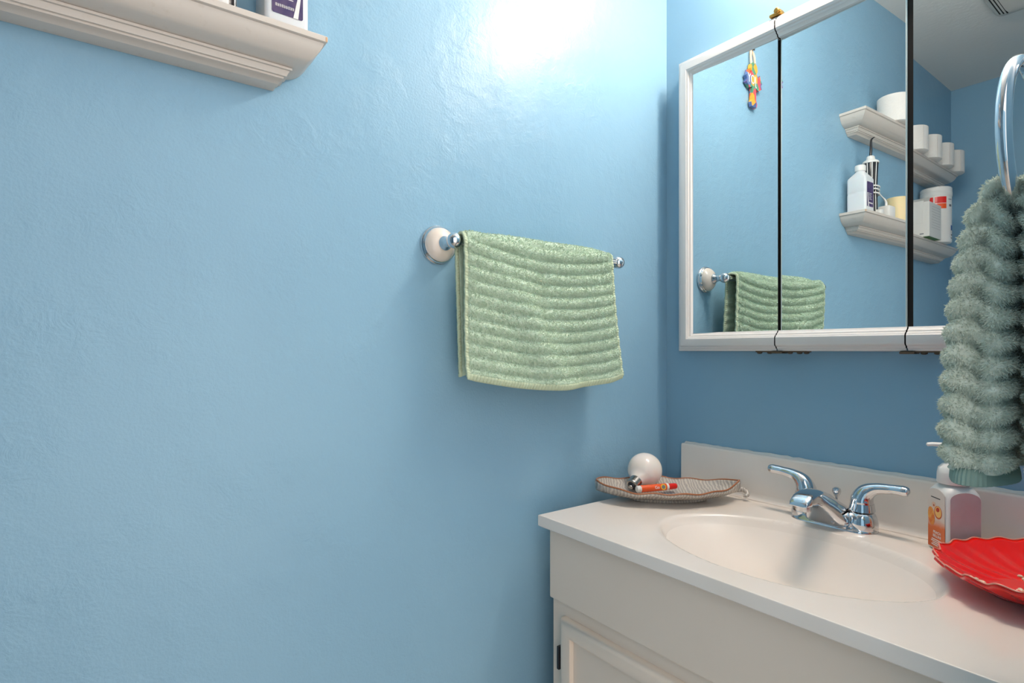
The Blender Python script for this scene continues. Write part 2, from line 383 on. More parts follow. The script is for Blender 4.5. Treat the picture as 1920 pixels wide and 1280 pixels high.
# spout: wedge body rising forward, wide at the foot
secs = []
for y, hw, z0, z1, tw in ((-0.050, 0.040, 0.004, 0.030, 0.75), (-0.066, 0.0470, 0.004, 0.041, 0.60), (-0.085, 0.0475, 0.004, 0.052, 0.48), (-0.100, 0.0450, 0.004, 0.0610, 0.43), (-0.107, 0.0405, 0.008, 0.0650, 0.46), (-0.115, 0.0340, 0.016, 0.0685, 0.52), (-0.130, 0.0275, 0.031, 0.0740, 0.60), (-0.148, 0.0225, 0.044, 0.0775, 0.78), (-0.168, 0.0205, 0.051, 0.0770, 0.9), (-0.186, 0.0195, 0.0525, 0.0720, 0.9), (-0.1985, 0.0175, 0.0530, 0.0640, 0.9), (-0.2015, 0.0160, 0.0535, 0.0580, 0.9)):
    ring = []
    for k in range(28):
        a = 2 * PI * k / 28; c, s_ = math.cos(a), math.sin(a)
        e = 0.55
        u = math.copysign(abs(c) ** e, c); v = math.copysign(abs(s_) ** e, s_)
        f = tw + (1 - tw) * (1 - (v + 1) / 2)
        ring.append((0.44 + hw * u * f, y, H + (z0 + z1) / 2 + (z1 - z0) / 2 * v))
    secs.append(ring)
sp = Geo().rings(secs).mk('spout', M_CHROME, t, True)
Geo().lathe([(0.0, 0), (0.0115, 0), (0.0125, 0.001), (0.0125, 0.012), (0, 0.012)], Matrix.Translation((0.44, -0.182, H + 0.0435)), 24).mk('aerator', M_CHROME, sp, True)
Geo().lathe([(0.0055, 0.0), (0.0055, 0.0012), (0.0030, 0.0016), (0.0, 0.0010)], align((0.0, -0.80, -0.60), (0.456, -0.1105, H + 0.0125)), 20).mk('emblem', M_CHROME, sp, True)
Geo().lathe([(0.0022, 0.0), (0.0022, 0.040), (0.003, 0.043), (0.0068, 0.049), (0.0082, 0.054), (0.0072, 0.0585), (0.0035, 0.061), (0, 0.0612)], Matrix.Translation((0.437, -0.046, H + 0.004)), 20).mk('lift_rod', M_CHROME, t, True)

# ------------------------------------------------------------------ mirror cabinet
ZT, ZBM = 1.8547, 1.1471; MX0, MX1 = 0.0641, 0.806; J1, J2 = 0.3143, 0.5518
t = thing('mirror_cabinet', (0.43, 0, ZBM), 'white framed three door mirror cabinet above the sink', 'mirror cabinet')
Geo().box(MX0 + 0.006, MX1 - 0.006, -0.018, -0.0005, ZBM + 0.006, ZT - 0.006).mk('cabinet_body', M_DARK, t)
FP = [(0.0, 0.002), (0.0, 0.033), (0.0015, 0.0365), (0.005, 0.0375), (0.006, 0.0405), (0.0095, 0.0415), (0.0115, 0.0455), (0.0145, 0.047), (0.029, 0.047), (0.0305, 0.0455), (0.033, 0.0445), (0.0345, 0.0405), (0.0375, 0.0395), (0.0395, 0.0355), (0.044, 0.0335), (0.044, 0.020)]
def pane_y(x, tilt): return -0.0279 + math.tan(math.radians(tilt)) * (x - 0.4593)
def mdoor(x0, x1, left, right, tilt, p0, p1):
    R = []
    for w, d in FP:
        a = [(x1 - (w if right else 0), -d, ZT - w), (x0 + (w if left else 0), -d, ZT - w)]
        b = [(x0 + (w if left else 0), -d, ZBM + w), (x1 - (w if right else 0), -d, ZBM + w)]
        R.append(a + b if left else (a, b))
    g = Geo()
    if left: g.rings(R, closed=False, cap0=False, cap1=False)
    elif right:
        g.rings([r[0][::-1] + r[1][::-1] for r in R], closed=False, cap0=False, cap1=False)
    else:
        g.rings([r[0] for r in R], closed=False, cap0=False, cap1=False)
        Geo().rings([r[1] for r in R], closed=False, cap0=False, cap1=False).mk('door_rail', M_FRAME, t, True)
    d_ = g.mk('door_frame' if left or right else 'door_rail', M_FRAME, t, True)
    za, zb_ = ZBM + 0.0425, ZT - 0.0425
    y0, y1 = pane_y(p0, tilt), pane_y(p1, tilt)
    mk('mirror_pane', [(p0, y0, za), (p1, y1, za), (p1, y1, zb_), (p0, y0, zb_), (p0, y0 + 0.003, za), (p1, y1 + 0.003, za), (p1, y1 + 0.003, zb_), (p0, y0 + 0.003, zb_)],
       [(0, 1, 2, 3), (4, 5, 6, 7), (0, 1, 5, 4), (1, 2, 6, 5), (2, 3, 7, 6), (3, 0, 4, 7)], M_MIRROR, d_)
    return d_
GAP = 0.0012
mdoor(MX0, J1 - GAP, True, False, 1.1154, MX0 + 0.040, J1 - GAP - 0.0005)
mdoor(J1 + GAP, J2 - GAP, False, False, -1.42, J1 + GAP + 0.0015, J2 - GAP - 0.003)
mdoor(J2 + GAP, MX1, False, True, 0.2551, J2 + GAP + 0.005, MX1 - 0.040)
# glass edge beads and dark strips in the two door gaps
for x, w in ((J1, 0.0008), (J2, 0.0034)):
    Geo().box(x - w, x + w + 0.001, -0.0225, -0.0185, ZBM + 0.043, ZT - 0.043).mk('gap_strip', M_DARK, t)
Geo().box(J2 - GAP - 0.0032, J2 - GAP - 0.0018, pane_y(J2, -1.42) - 0.0012, pane_y(J2, -1.42) + 0.004, ZBM + 0.0435, ZT - 0.0435).mk('glass_edge', M_GLASSEDGE, t)
Geo().box(J1 + GAP + 0.0008, J1 + GAP + 0.0018, pane_y(J1, -1.42) - 0.001, pane_y(J1, -1.42) + 0.004, ZBM + 0.0435, ZT - 0.0435).mk('glass_edge', M_GLASSEDGE, t)
# hinges: brass clip on top of the first joint, tarnished strips below
for x in (J1, J2):
    g = Geo(); g.box(x - 0.05, x + 0.065, -0.030, -0.012, ZT, ZT + 0.0012)
    h_ = g.mk('hinge_leaf', M_OLDMETAL, t)
    g = Geo(); g.box(x - 0.016, x + 0.010, -0.041, -0.014, ZT + 0.001, ZT + 0.0075, 0.002); g.lathe([(0.004, -0.012), (0.006, -0.010), (0.006, 0.010), (0.004, 0.012)], align((0, 1, 0), (x + 0.002, -0.034, ZT + 0.0085)), 16)
    g.mk('hinge_clip', M_BRASS, h_, True)
    k = 0.05 if x == J1 else 0.012
    g = Geo(); g.box(x - k, x + 0.06, -0.034, -0.014, ZBM - 0.0022, ZBM + 0.0006)
    for dx in (-0.045, -0.022, 0.022, 0.042, 0.056):
        if dx > -k: g.lathe([(0.0055, 0.0), (0.0055, -0.0022), (0.003, -0.0038), (0, -0.0040)][::-1], Matrix.Translation((x + dx, -0.026, ZBM - 0.002)), 14)
    h_ = g.mk('hinge_leaf', M_OLDMETAL, t, True)
    Geo().box(x - 0.012, x + 0.012, -0.040, -0.014, ZBM - 0.0048, ZBM - 0.0006, 0.0014).mk('hinge_clip', M_OLDMETAL, h_, True)

# ------------------------------------------------------------------ wall shelves (crown moulding ledges)
SY0, SY1, SP = -0.913, -2.098, 0.0866
def shelf(zt, label):
    t = thing('wall_shelf', (0, (SY0 + SY1) / 2, zt - 0.0665), label, 'shelf', 'crown moulding shelves on the blue wall')
    prof = [(SP - 0.001, 0.0), (SP, -0.001), (SP, -0.0085), (SP - 0.0015, -0.0095)]
    for k in range(9):     # cove
        a = k / 8
        prof.append((SP - 0.004 - 0.0345 * (1 - math.cos(a * PI / 2)) ** 0.9 * 1.0 - 0.004 * a, -0.0100 - 0.0335 * math.sin(a * PI / 2) ** 1.15))
    prof += [(0.0465, -0.0438), (0.0465, -0.0475), (0.0435, -0.0480), (0.0405, -0.0535), (0.0400, -0.0555), (0.0365, -0.0558), (0.0362, -0.0585), (0.0340, -0.0592), (0.0300, -0.0660), (0.0285, -0.0665)]
    R = []
    for p, z in prof:
        o = SP - p
        R.append([(0.0006, SY0 - o, zt + z), (p, SY0 - o, zt + z), (p, SY1 + o, zt + z), (0.0006, SY1 + o, zt + z)])
    g = Geo(); g.rings(R, closed=True, cap0=False, cap1=True)
    g.mk('moulding', M_SHELF, t, True)
    Geo().box(0.0008, SP - 0.001, SY1 + 0.001, SY0 - 0.001, zt - 0.006, zt + 0.0002).mk('top_board', M_SHELF, t)
    if zt < 1.8: Geo().box(SP - 0.003, SP + 0.0004, SY0 - 0.0030, SY0 + 0.0004, zt - 0.0085, zt - 0.0012, 0.0008).mk('chipped_corner', pm('bare_wood', (222, 178, 138), 0.7), t)
    return t
Z1, Z2 = 1.6215, 1.9655
shelf(Z1, 'off white moulding shelf on the left wall, lower one holding bottles')
shelf(Z2, 'off white moulding shelf seen in the mirror, upper one holding toilet rolls')

# toilet rolls on the upper shelf
RL = ['leftmost in the mirror, largest looking toilet roll on the upper shelf', 'second toilet roll from the left in the mirror, on the upper shelf', 'third toilet roll from the left in the mirror, on the upper shelf', 'fourth toilet roll from the left in the mirror, next to the last one', 'last toilet roll at the far end of the upper shelf, in the mirror']
for y, lb in zip((-1.185, -1.60, -1.765, -1.925, -2.075), RL):
    t = thing('toilet_roll', (0.062, y, Z2), lb, 'toilet paper', 'toilet rolls on the upper shelf')
    hh = 0.1
    M = Matrix.Translation((0.062, y, Z2 + 0.0006))
    Geo().lathe([(0.021, 0.001), (0.052, 0.0), (0.0545, 0.002), (0.0545, hh - 0.002), (0.052, hh), (0.021, hh - 0.001), (0.021, 0.001)], M, 40).mk('paper', M_PAPER, t, True)
    Geo().lathe([(0.0205, 0.0005), (0.0205, hh - 0.0005), (0.0195, hh - 0.0005), (0.0195, 0.0005), (0.0205, 0.0005)], M, 24).mk('cardboard_core', pm('cardboard', (176, 150, 120), 0.8), t, True)
    a0 = 0.35
    Geo().rings([[(0.062 + r * math.cos(a0 + k * 0.05), y + r * math.sin(a0 + k * 0.05), Z2 + z) for z in (0.002, hh - 0.002)] + [(0.062 + (r - 0.0012) * math.cos(a0 + k * 0.05), y + (r - 0.0012) * math.sin(a0 + k * 0.05), Z2 + z) for z in (hh - 0.002, 0.002)] for k, r in enumerate((0.0555, 0.0556, 0.0558, 0.0562, 0.0568))]).mk('loose_end', M_PAPER, t)

# things on the lower shelf
zs = Z1 + 0.0006
# bottle of rubbing alcohol: rectangular shouldered jug
BY, BX = -0.968, 0.044
t = thing('plastic_bottle', (BX, BY, zs), 'milky white square shouldered plastic bottle at the end of the lower shelf', 'bottle')
def rrect(cx, cy, hx, hy, r, z, n=5):
    out = []
    for sx, sy, a0 in ((1, 1, 0), (-1, 1, PI / 2), (-1, -1, PI), (1, -1, 1.5 * PI)):
        for k in range(n + 1):
            a = a0 + PI / 2 * k / n
            out.append((cx + sx * (hx - r) + r * math.cos(a), cy + sy * (hy - r) + r * math.sin(a), z))
    return out
pb = [(0.028, 0.028, 0), (0.031, 0.031, 0.003), (0.031, 0.031, 0.06), (0.0302, 0.0302, 0.064), (0.031, 0.031, 0.068), (0.031, 0.031, 0.112), (0.029, 0.029, 0.118), (0.016, 0.016, 0.138), (0.0145, 0.0145, 0.141), (0.0145, 0.0145, 0.148)]
bt = Geo().rings([rrect(BX, BY, a, b, min(0.007, a * 0.45) if z < 0.12 else min(a, b) * 0.98, zs + z) for a, b, z in pb]).mk('bottle_body', M_BOTTLE, t, True)
Geo().lathe([(0.0165, 0.143), (0.0168, 0.145), (0.0168, 0.160), (0.0155, 0.163), (0.0, 0.163)], Matrix.Translation((BX, BY, zs)), 30).mk('cap', M_WPLAST, t, True)
lx = BX + 0.0313
lab = Geo().rings([rrect(0, 0, 0.022, 0.042, 0.003, 0)]).v
mk('label', [(lx, BY + p[0] , zs + 0.058 + p[1]) for p in lab] + [(lx + 0.0003, BY + p[0], zs + 0.058 + p[1]) for p in lab],
   [tuple(range(len(lab)))[::-1], tuple(range(len(lab), 2 * len(lab)))] + [(i, (i + 1) % len(lab), len(lab) + (i + 1) % len(lab), len(lab) + i) for i in range(len(lab))], M_PURPLE, bt)
g = Geo()
for k in range(5): g.box(lx + 0.0003, lx + 0.0006, BY - 0.012 + 0.004 * (k % 2), BY + 0.008 + 0.002 * k, zs + 0.040 + k * 0.005, zs + 0.0412 + k * 0.005)
for k in range(9):
    y = BY - 0.017 + k * 0.0030; g.box(lx + 0.0003, lx + 0.0006, y, y + 0.0006, zs + 0.026, zs + 0.0305); g.box(lx + 0.0003, lx + 0.0006, y + 0.0013, y + 0.0019, zs + 0.026, zs + 0.0300)
    g.box(lx + 0.0003, lx + 0.0006, y, y + 0.0019, zs + 0.0296 - 0.0018 * (k % 3), zs + 0.0303 - 0.0018 * (k % 3))
g.add([(lx + 0.0006, BY + 0.008, zs + 0.016), (lx + 0.0006, BY + 0.015, zs + 0.016), (lx + 0.0006, BY + 0.0205, zs + 0.062), (lx + 0.0006, BY + 0.0175, zs + 0.062)], [(0, 1, 2, 3)])
g.mk('label_print', M_WPRINT, bt)
# oral irrigator
FY = -1.052
t = thing('water_flosser', (0.040, FY, zs), 'black and white cordless water flosser with upright jet tip on the lower shelf', 'water flosser')
Geo().lathe([(0.0, 0), (0.021, 0), (0.022, 0.003), (0.021, 0.05), (0.020, 0.10), (0.022, 0.15), (0.024, 0.185), (0.0235, 0.188), (0, 0.188)], Matrix.Translation((0.040, FY, zs)), 28).mk('handle_body', M_BLACK, t, True)
for a in (0.35, 0.95, 1.6, 2.4):
    Geo().tube([(0.040 + r * math.cos(a), FY + r * math.sin(a), zs + z) for r, z in ((0.0212, 0.01), (0.0207, 0.05), (0.0200, 0.10), (0.022, 0.15), (0.024, 0.186))], 0.0016, 8).mk('white_stripe', M_WPLAST, t, True)
Geo().lathe([(0.0, 0.186), (0.026, 0.186), (0.0265, 0.190), (0.024, 0.194), (0.014, 0.200), (0.0125, 0.210), (0.010, 0.213), (0, 0.213)], Matrix.Translation((0.040, FY, zs)), 28).mk('collar', M_WPLAST, t, True)
pth = smoothpath([(0.040, FY, zs + 0.21), (0.041, FY, zs + 0.235), (0.041, FY - 0.001, zs + 0.265), (0.043, FY - 0.004, zs + 0.275), (0.048, FY - 0.011, zs + 0.281)], 5)
Geo().tube(pth, lerpl([0.0048, 0.0044, 0.0034, 0.0028, 0.0016], len(pth)), 10).mk('jet_tip', M_BLACK, t, True)
for z, r in ((0.076, 0.0245), (0.090, 0.0240), (0.101, 0.025)):
    Geo().tube([(0.042 + r * math.cos(a), FY + r * math.sin(a), zs + z + 0.002 * math.sin(2 * a)) for a in np.linspace(0, 2 * PI, 25)], 0.0026, 8).mk('wrapped_cord', M_WPLAST, t, True)
Geo().box(0.056, 0.076, FY - 0.018, FY + 0.006, zs, zs + 0.020, 0.003).mk('charging_foot', M_WPLAST, t, True)
# charger
t = thing('wall_charger', (0.060, -1.128, zs), 'small white plug charger with cord beside the candle on the lower shelf', 'charger')
Geo().box(0.040, 0.078, -1.155, -1.105, zs, zs + 0.042, 0.004).mk('charger_body', M_WPLAST, t, True)
pth = smoothpath([(0.058, -1.128, zs + 0.041), (0.058, -1.128, zs + 0.055), (0.057, -1.120, zs + 0.066), (0.055, -1.105, zs + 0.074), (0.052, -1.092, zs + 0.085), (0.052, -1.084, zs + 0.098)], 5)
Geo().tube(pth, lerpl([0.0048, 0.0042, 0.0036, 0.002, 0.0018, 0.0018], len(pth)), 10).mk('cord', M_WPLAST, t, True)
# candle
t = thing('pillar_candle', (0.048, -1.245, zs), 'cream pillar candle standing on the lower shelf', 'candle')
Geo().lathe([(0, 0), (0.034, 0), (0.036, 0.002), (0.036, 0.088), (0.0345, 0.091), (0.028, 0.0915), (0.012, 0.088), (0, 0.0875)], Matrix.Translation((0.048, -1.245, zs)), 36).mk('wax', M_CANDLE, t, True)
Geo().tube([(0.048, -1.245, zs + 0.086), (0.0485, -1.2445, zs + 0.093), (0.050, -1.244, zs + 0.098)], 0.0009, 6).mk('wick', M_INK, t)
# carton
t = thing('cardboard_carton', (0.07, -1.70, zs), 'white carton with green underside overhanging the lower shelf front', 'box')
cb = Geo().box(0.018, 0.108, -1.79, -1.645, zs + 0.0006, zs + 0.145, 0.001).mk('carton_body', pm('white_card', (226, 222, 216), 0.5), t)
Geo().box(0.0195, 0.1065, -1.7885, -1.6465, zs, zs + 0.0007).mk('green_underside', M_GREEN, t)
mk('top_flap', [(0.018, -1.645, zs + 0.145), (0.108, -1.645, zs + 0.145), (0.094, -1.700, zs + 0.172), (0.028, -1.700, zs + 0.172), (0.018, -1.646, zs + 0.1440), (0.108, -1.646, zs + 0.1440), (0.094, -1.7015, zs + 0.171), (0.028, -1.7015, zs + 0.171)],
   [(0, 1, 2, 3), (4, 5, 6, 7), (0, 1, 5, 4), (1, 2, 6, 5), (2, 3, 7, 6), (3, 0, 4, 7)], MATS['white_card'], t)
Geo().box(0.022, 0.088, -1.6448, -1.6438, zs + 0.058, zs + 0.150, 0.0003).mk('front_flap', MATS['white_card'], t)
Geo().lathe([(0.0, 0), (0.007, 0), (0.007, 0.0004), (0, 0.0004)], align((0, 1, 0), (0.040, -1.6438, zs + 0.085)), 18).mk('yellow_sticker', M_YEL, cb)
Geo().box(0.026, 0.038, -1.6438, -1.6433, zs + 0.108, zs + 0.122).mk('printed_mark', M_INK, cb)
Geo().box(0.074, 0.088, -1.6449, -1.6443, zs + 0.010, zs + 0.015).mk('printed_mark', M_GREYP, cb)
g = Geo()
for k in range(9): g.box(0.108, 0.1083, -1.775, -1.67 - 0.004 * (k % 3), zs + 0.04 + k * 0.011, zs + 0.0415 + k * 0.011)
g.mk('printed_lines', pm('faint_print', (190, 188, 186), 0.5), cb)
# wipes canister
WYc, WXc = -1.885, 0.062
t = thing('wipes_canister', (WXc, WYc, zs), 'white wipes canister with red and orange label behind the carton', 'canister')
M = Matrix.Translation((WXc, WYc, zs))
Geo().lathe([(0, 0), (0.054, 0), (0.057, 0.004), (0.057, 0.205), (0, 0.205)], M, 48).mk('canister_body', M_WPLAST, t, True)
Geo().lathe([(0.058, 0.203), (0.059, 0.206), (0.059, 0.222), (0.0575, 0.224), (0.0585, 0.227), (0.0580, 0.240), (0.054, 0.244), (0, 0.245)], M, 48).mk('lid', M_WPLAST, t, True)
def wrap(name, a0, a1, z0, z1, mat, par, r=0.0573):
    n = 14; A = np.linspace(math.radians(a0), math.radians(a1), n)
    g = Geo(); g.rings([[(WXc + q * math.cos(a), WYc + q * math.sin(a), zs + z) for q, z in ((r, z0), (r, z1), (r - 0.0008, z1), (r - 0.0008, z0))] for a in A]); g.mk(name, mat, par, True)
wrap('red_band', 34, 78, 0.170, 0.198, M_REDCAP, t); wrap('red_band', 84, 120, 0.170, 0.198, M_REDCAP, t)
wrap('orange_band', 34, 90, 0.146, 0.168, M_ORANGE, t)
wrap('blue_band', -14, 8, 0.052, 0.074, M_BLUEP, t); wrap('printed_line', 2, 24, 0.185, 0.188, M_GREYP, t); wrap('printed_line', 4, 20, 0.155, 0.165, M_GREYP, t)
wrap('printed_line', -10, 6, 0.030, 0.034, M_INK, t); wrap('printed_line', -8, 8, 0.016, 0.020, M_GREYP, t)

# ------------------------------------------------------------------ wall cross (seen only in the mirror)
CYc, CZ0 = -0.498, 1.890
t = thing('wall_cross', (0.0, CYc, CZ0), 'colourful patchwork cross on a ribbon, reflected at the top of the left mirror', 'wall cross')
half = [(a_ * 0.86, b_) for a_, b_ in [(0.016, 0.0), (0.021, 0.012), (0.013, 0.022), (0.012, 0.060), (0.030, 0.054), (0.038, 0.060), (0.054, 0.066), (0.048, 0.076), (0.056, 0.084), (0.044, 0.094), (0.040, 0.106), (0.024, 0.098), (0.016, 0.104), (0.024, 0.114), (0.020, 0.128), (0.008, 0.136), (0.0, 0.132)]]
out = [(a, b) for a, b in half] + [(-a, b) for a, b in half[::-1][1:]]
n = len(out)
mk('cross_plate', [(0.004, CYc + a, CZ0 + b) for a, b in out] + [(0.014, CYc + a, CZ0 + b) for a, b in out],
   [tuple(range(n))[::-1], tuple(range(n, 2 * n))] + [(i, (i + 1) % n, n + (i + 1) % n, n + i) for i in range(n)], M_CROSS, t)
text('lettering', 'JOY', 0.038, basis((0, 1, 0), (0, 0, 1), (1, 0, 0), (0.0145, CYc + 0.014, CZ0 + 0.080)), M_WPRINT, t, xs=0.8)
pth = [(0.010, CYc - 0.012, CZ0 + 0.128), (0.008, CYc - 0.010, CZ0 + 0.16), (0.004, CYc, CZ0 + 0.178), (0.008, CYc + 0.010, CZ0 + 0.16), (0.010, CYc + 0.010, CZ0 + 0.128)]
Geo().tube(smoothpath(pth, 5), 0.0035, 8).mk('ribbon', pm('tan_ribbon', (232, 200, 170), 0.7), t, True)
Geo().lathe([(0.001, 0.0), (0.0012, 0.012), (0.0035, 0.013), (0.003, 0.015), (0, 0.0155)], align((1, 0, 0), (0.0, CYc, CZ0 + 0.176)), 10).mk('nail', M_OLDMETAL, t, True)

# ------------------------------------------------------------------ ceiling fan cover (in the mirror)
t = thing('ceiling_fan', (0.48, -1.50, ZC), 'white exhaust fan cover with slots on the ceiling, reflected top right', 'fan')
Geo().rings([rrect(0.49, -1.50, a, b, r, ZC - z, 6) for a, b, r, z in ((0.170, 0.170, 0.03, 0.0005), (0.170, 0.170, 0.03, 0.012), (0.165, 0.165, 0.03, 0.020), (0.130, 0.130, 0.03, 0.030), (0.10, 0.10, 0.02, 0.032))]).mk('cover', pm('fan_plastic', (226, 216, 204), 0.45), t, True)
for k in range(3):
    x = 0.336 + 0.011 * k
    z = ZC - 0.0265 + 0.0030 * (2 - k) * 0.9
    Geo().box(x, x + 0.004, -1.63, -1.37, z - 0.0035, z + 0.003).mk('slot', M_DARK, t)

# ------------------------------------------------------------------ towel bar
BXs, BZ, Y1, Y2 = 0.0616, 1.3456, -0.6762, -0.2491
t = thing('towel_bar', (0, (Y1 + Y2) / 2, BZ), 'chrome towel bar with cream ceramic rosettes on the blue wall', 'towel bar')
for y in (Y1, Y2):
    M = align((1, 0, 0), (0.0003, y, BZ))
    Geo().lathe([(0, 0), (0.0362, 0), (0.0369, 0.003), (0.0364, 0.0055), (0.0345, 0.0070), (0.0350, 0.0095), (0.0332, 0.0125), (0, 0.0125)], M, 48).mk('chrome_ring', M_CHROME, t, True)
    Geo().lathe([(0.0318, 0.0124), (0.0312, 0.0150), (0.0285, 0.0195), (0.0235, 0.0240), (0.0165, 0.0278), (0.0105, 0.0295), (0, 0.0298)], M, 48).mk('ceramic_rosette', M_CERAMIC, t, True)
    ps = Geo(); ps.lathe([(0.0120, 0.0285), (0.0135, 0.0305), (0.0125, 0.0335), (0.0090, 0.0380), (0.0078, 0.0440), (0.0078, 0.055), (0, 0.055)], M, 32); ps.ball((BXs, y, BZ), 0.0140, n=20)
    ps.mk('post', M_CHROME, t, True)
Geo().tube([(BXs, y, BZ) for y in (Y1 - 0.004, Y2 + 0.004)], 0.0078, 24).mk('bar', M_CHROME, t, True)

# ------------------------------------------------------------------ terry helpers
def blades(name, P, N, L, Wd, mat, parent, gravity=0.35):
    """thousands of short bent loops of pile as one mesh"""
    n = len(P)
    N = N + rng.normal(0, 0.42, N.shape); N[:, 2] -= gravity * 0.5
    N /= np.linalg.norm(N, axis=1)[:, None]
    ref = rng.normal(0, 1, N.shape); S = np.cross(N, ref); S /= np.linalg.norm(S, axis=1)[:, None] + 1e-9
    ln = (L * rng.uniform(0.6, 1.15, n))[:, None]; w = (Wd * rng.uniform(0.7, 1.2, n))[:, None]
    B = rng.normal(0, 0.3, N.shape); B[:, 2] -= gravity
    mid = P + N * ln * 0.6 + B * ln * 0.1; tip = P + N * ln * 0.95 + B * ln * 0.55
    V = np.stack([P - S * w * 0.5, P + S * w * 0.5, mid + S * w * 0.55, mid - S * w * 0.55, tip], 1).reshape(-1, 3)
    V = V - ORG[root_of(parent).name]
    me = bpy.data.meshes.new(name)
    me.vertices.add(len(V)); me.vertices.foreach_set('co', V.astype(np.float32).ravel())
    base = (np.arange(n) * 5)[:, None]
    loops = (base + np.array([0, 1, 2, 3, 3, 2, 4])[None]).ravel().astype(np.int32)
    me.loops.add(len(loops)); me.loops.foreach_set('vertex_index', loops)
    st = ((np.arange(n) * 7)[:, None] + np.array([0, 4])[None]).ravel().astype(np.int32)
    me.polygons.add(2 * n); me.polygons.foreach_set('loop_start', st)
    me.update(calc_edges=True); me.validate(); me.materials.append(mat)
    o = bpy.data.objects.new(name, me); COL.objects.link(o); o.parent = parent; o['kind'] = 'stuff'
    return o
def surf_sample(fn, n, u0, u1, s0, s1):
    u = rng.uniform(u0, u1, n); s = rng.uniform(s0, s1, n); e = 1e-3
    p = fn(u, s); du = fn(u + e, s) - p; ds = fn(u, s + e * (s1 - s0)) - p
    nn = np.cross(du, ds); nn /= np.linalg.norm(nn, axis=1)[:, None] + 1e-12
    return p, nn, s

# ------------------------------------------------------------------ hand towel on the bar
RIB = 0.0232
LB = 0.236; RA = 0.0150; ARC = PI * RA
def towel_fn(u, s):
    """u across (0 = left edge), s from the front hem up, over the bar, down the back (metres)"""
    u = np.asarray(u, float); s = np.asarray(s, float)
    LF = 0.2420 + 0.034 * np.sin(PI * np.clip(u * 0.80 + 0.05, 0, 1)) ** 0.9 - 0.002 * u
    top = LF
    d = np.clip((top - s) / 0.26, 0, 1.2)                     # 0 at bar, 1 at the hem (front)
    a = np.clip((s - top) / RA, 0, PI)
    bk = np.clip(s - top - ARC, 0, None)
    X = BXs + RA * np.cos(a)
    Z = BZ + RA * np.sin(a) * 0.95 - np.clip(top - s, 0, None) - bk
    yl = -0.6640 + 0.006 * d; yr = -0.2860 + 0.024 * d ** 1.3
    bd = np.clip(bk / LB, 0, 1)
    yl = np.where(bk > 0, -0.6640 + 0.012 * bd, yl); yr = np.where(bk > 0, -0.2860 + 0.012 * bd, yr)
    Y = yl + u * (yr - yl)
    fold = 0.016 * np.exp(-((u - (0.17 + 0.34 * d)) / 0.10) ** 2) * sstep(0.03, 0.5, d)
    fold += -0.008 * np.exp(-((u - 0.47) / 0.035) ** 2) * sstep(0.02, 0.2, d) * (1 - sstep(0.55, 0.85, d))
    fold += -0.011 * np.exp(-((u - 0.72) / 0.09) ** 2) * sstep(0.45, 1.0, d) + 0.007 * np.exp(-((u - 0.88) / 0.05) ** 2) * sstep(0.1, 0.5, d)
    fold += 0.010 * d * d - 0.010 * np.exp(-((u - 0.02) / 0.08) ** 2) * sstep(0.1, 0.8, d)
    ph = np.abs(((s / RIB) % 1.0) * 2 - 1)
    rib = 0.0066 * (0.5 + 0.5 * np.cos(PI * ph)) ** 0.8 * (0.25 + 0.75 * sstep(-0.004, 0.05, u) * sstep(-0.004, 0.05, 1 - u))
    front = np.where(a <= PI / 2, 1.0, 0.0)
    X = X + np.where(bk > 0, -(rib * 0.5 + 0.006 * bd), 0) + np.where(a <= 0, fold + rib, 0) + np.where((a > 0) & (bk <= 0), rib * np.cos(a), 0)
    X = np.maximum(X, 0.012)
    Z = Z + np.where((a > 0) & (bk <= 0), rib * np.sin(a), 0)
    return np.stack([X, Y, Z], -1)
t = thing('hand_towel', (BXs, -0.47, 1.09), 'sage green ribbed terry hand towel folded over the wall towel bar', 'towel')
STOT = 0.262 + ARC + LB
def sheet(fn, us, ss, thick, name, mat, par):
    U, S = np.meshgrid(us, ss, indexing='ij'); Pt = fn(U.ravel(), S.ravel()).reshape(len(us), len(ss), 3)
    g = Geo(); g.grid([[tuple(p) for p in r] for r in Pt])
    o = g.mk(name, mat, par, True)
    md = o.modifiers.new('thickness', 'SOLIDIFY'); md.thickness = thick; md.offset = 0
    return o
sheet(towel_fn, np.linspace(0.012, 0.988, 70), np.linspace(0.011, STOT - 0.004, 190), 0.0032, 'terry_body', M_TERRY, t)
def hem_fn(u, s):
    p = towel_fn(u, s); p[..., 0] += 0.0008 * np.sin(u * 2 * PI * 62); return p
sheet(hem_fn, np.linspace(0.0, 1.0, 375), np.linspace(0.0, 0.0115, 4), 0.0052, 'front_hem', M_TERRYB, t)
def side_fn(u, s):
    p = towel_fn(u, s); p[..., 0] += 0.0006 * np.sin(s * 2 * PI / 0.0055); return p
for a, b in ((-0.004, 0.012), (0.988, 1.004)):
    sheet(side_fn, np.linspace(a, b, 4), np.linspace(0.004, STOT - 0.004, 380), 0.0046, 'side_selvage', M_TERRYB, t)
Pq, Nq, Sq = surf_sample(towel_fn, 62000, 0.012, 0.988, 0.0115, 0.262 + ARC)
sgn = np.where(Nq[:, 0] * 1.0 + Nq[:, 2] * 0.6 < 0, -1.0, 1.0)[:, None]; Nq *= sgn
ph = np.abs(((Sq / RIB) % 1.0) * 2 - 1); keep = rng.uniform(0, 1, len(Sq)) < np.clip(1.25 - ph ** 2, 0.12, 1)
blades('terry_pile', Pq[keep] + Nq[keep] * 0.0014, Nq[keep], 0.0034, 0.0011, M_TERRY, t)

